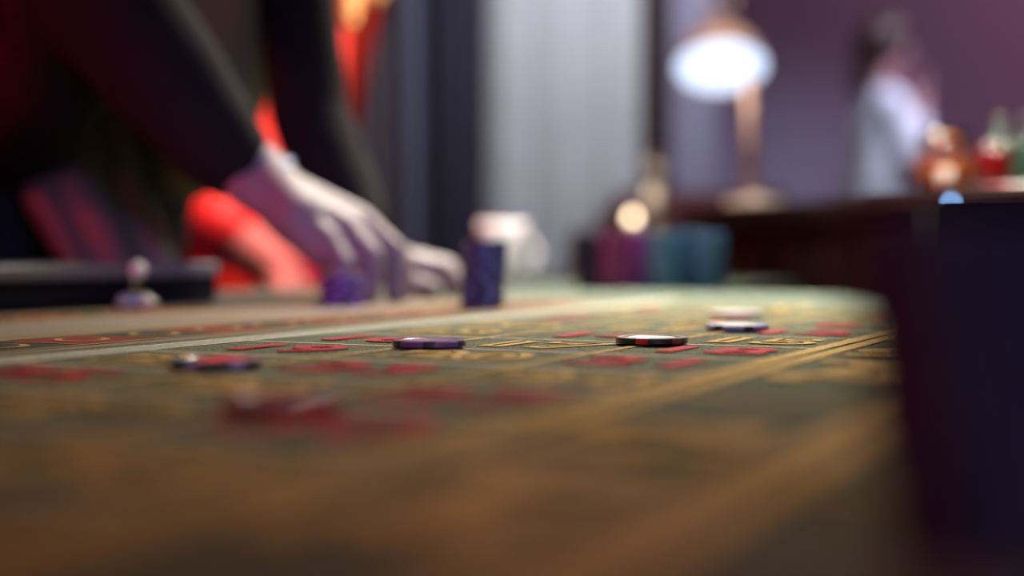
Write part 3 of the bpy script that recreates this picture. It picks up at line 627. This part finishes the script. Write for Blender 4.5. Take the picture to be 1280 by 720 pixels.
# ---------------------------------------------------------------- far person in a white shirt
pe = thing('person', 'person in a white shirt with dark hair standing far back at right', 'person', (1.56, 6.0, 0))
O = V((0, 0, 0)); h3 = V((0.005, 0, 1.70)); f3 = V((1, -0.1, -0.15)).normalized(); s3 = f3.cross(V((0, 0, 1))).normalized()
b3 = [[(V((0, 0, 1.48)), 0.05), (h3 + V((0, 0, -.03)), 0.065)], [(h3, 0.080), (h3 + f3 * 0.035 + V((0, 0, -0.05)), 0.055)], [(h3 + f3 * 0.09, 0.012), (h3 + f3 * 0.112 + V((0, 0, -0.03)), 0.011)],
      [(V((0, -0.17, 1.44)), 0.05), (V((0.07, -0.21, 1.20)), 0.042), (V((0.12, -0.14, 1.44)), 0.032)], [(V((0, 0.17, 1.44)), 0.05), (V((0.03, 0.2, 1.16)), 0.04), (V((0.12, 0.17, 0.95)), 0.03)],
      [(V((0, -0.16, 1.44)), 0.05), (V((0, 0.16, 1.44)), 0.05)]]
for j in range(4):
    a = V((0.13, -0.145 + j * 0.018, 1.52)); b3 += [[(V((0.12, -0.13, 1.45)), 0.024), (a, 0.013)], [(a, 0.011), (a + V((0.012, 0, 0.03)), 0.010), (a + V((-0.004, 0, 0.055)), 0.009)]]
    a = V((0.13, 0.145 + j * 0.018, 0.88)); b3 += [[(V((0.12, 0.17, 0.95)), 0.024), (a, 0.013)], [(a, 0.011), (a + V((0.008, 0, -0.04)), 0.010), (a + V((0.0, 0, -0.07)), 0.009)]]
b3 += [[(V((0.11, -0.12, 1.46)), 0.018), (V((0.10, -0.10, 1.50)), 0.012), (V((0.10, -0.09, 1.535)), 0.010)], [(V((0.13, 0.15, 0.93)), 0.016), (V((0.155, 0.13, 0.90)), 0.012), (V((0.165, 0.125, 0.87)), 0.010)]]
blob('body', b3, M['farskin'], pe, 0.007, 2)
blob('shirt', [[(V((0.0, -0.09, 1.38)), 0.105), (V((-0.02, -0.08, 1.15)), 0.11), (V((-0.03, -0.07, 0.98)), 0.12)], [(V((0.0, 0.09, 1.38)), 0.105), (V((-0.02, 0.08, 1.15)), 0.11), (V((-0.03, 0.07, 0.98)), 0.12)],
               [(V((0, -0.17, 1.44)), 0.065), (V((0.07, -0.21, 1.20)), 0.058), (V((0.105, -0.155, 1.37)), 0.045)], [(V((0, 0.17, 1.44)), 0.065), (V((0.03, 0.2, 1.16)), 0.055), (V((0.10, 0.18, 1.0)), 0.045)],
               [(V((0, 0, 1.47)), 0.062), (V((0, 0, 1.53)), 0.055)]], M['white_shirt'], pe, 0.01, 3)
blob('hair', [[(h3 + V((-0.02, -0.015, 0.02)), 0.105), (h3 + V((-0.06, 0, -0.06)), 0.075), (h3 + V((-0.10, 0, -0.16)), 0.045)], [(h3 + V((0.02, -0.02, 0.05)), 0.085)]], M['brownhair'], pe, 0.009, 2)
bm = bmesh.new()
for s in (-1, 1): ball(bm, h3 + f3 * 0.085 + s3 * s * 0.03 + V((0, 0, 0.01)), 0.011, seg=12)
link('eyes', bm, M['eye'], pe, smooth=True)
blob('trousers', [[(V((-0.02, -0.08, 0.92)), 0.11), (V((0, -0.10, 0.5)), 0.075), (V((-0.02, -0.10, 0.07)), 0.05)], [(V((-0.02, 0.08, 0.92)), 0.11), (V((0.02, 0.10, 0.5)), 0.075), (V((0.02, 0.10, 0.07)), 0.05)], [(V((-0.02, -0.08, 0.92)), 0.11), (V((-0.02, 0.08, 0.92)), 0.11)]], M['trousers'], pe, 0.01, 3)
blob('shoes', [[(V((-0.03, -0.10, 0.035)), 0.035), (V((0.12, -0.11, 0.03)), 0.03)], [(V((0.01, 0.10, 0.035)), 0.035), (V((0.16, 0.10, 0.03)), 0.03)]], M['leather'], pe, 0.008, 2)
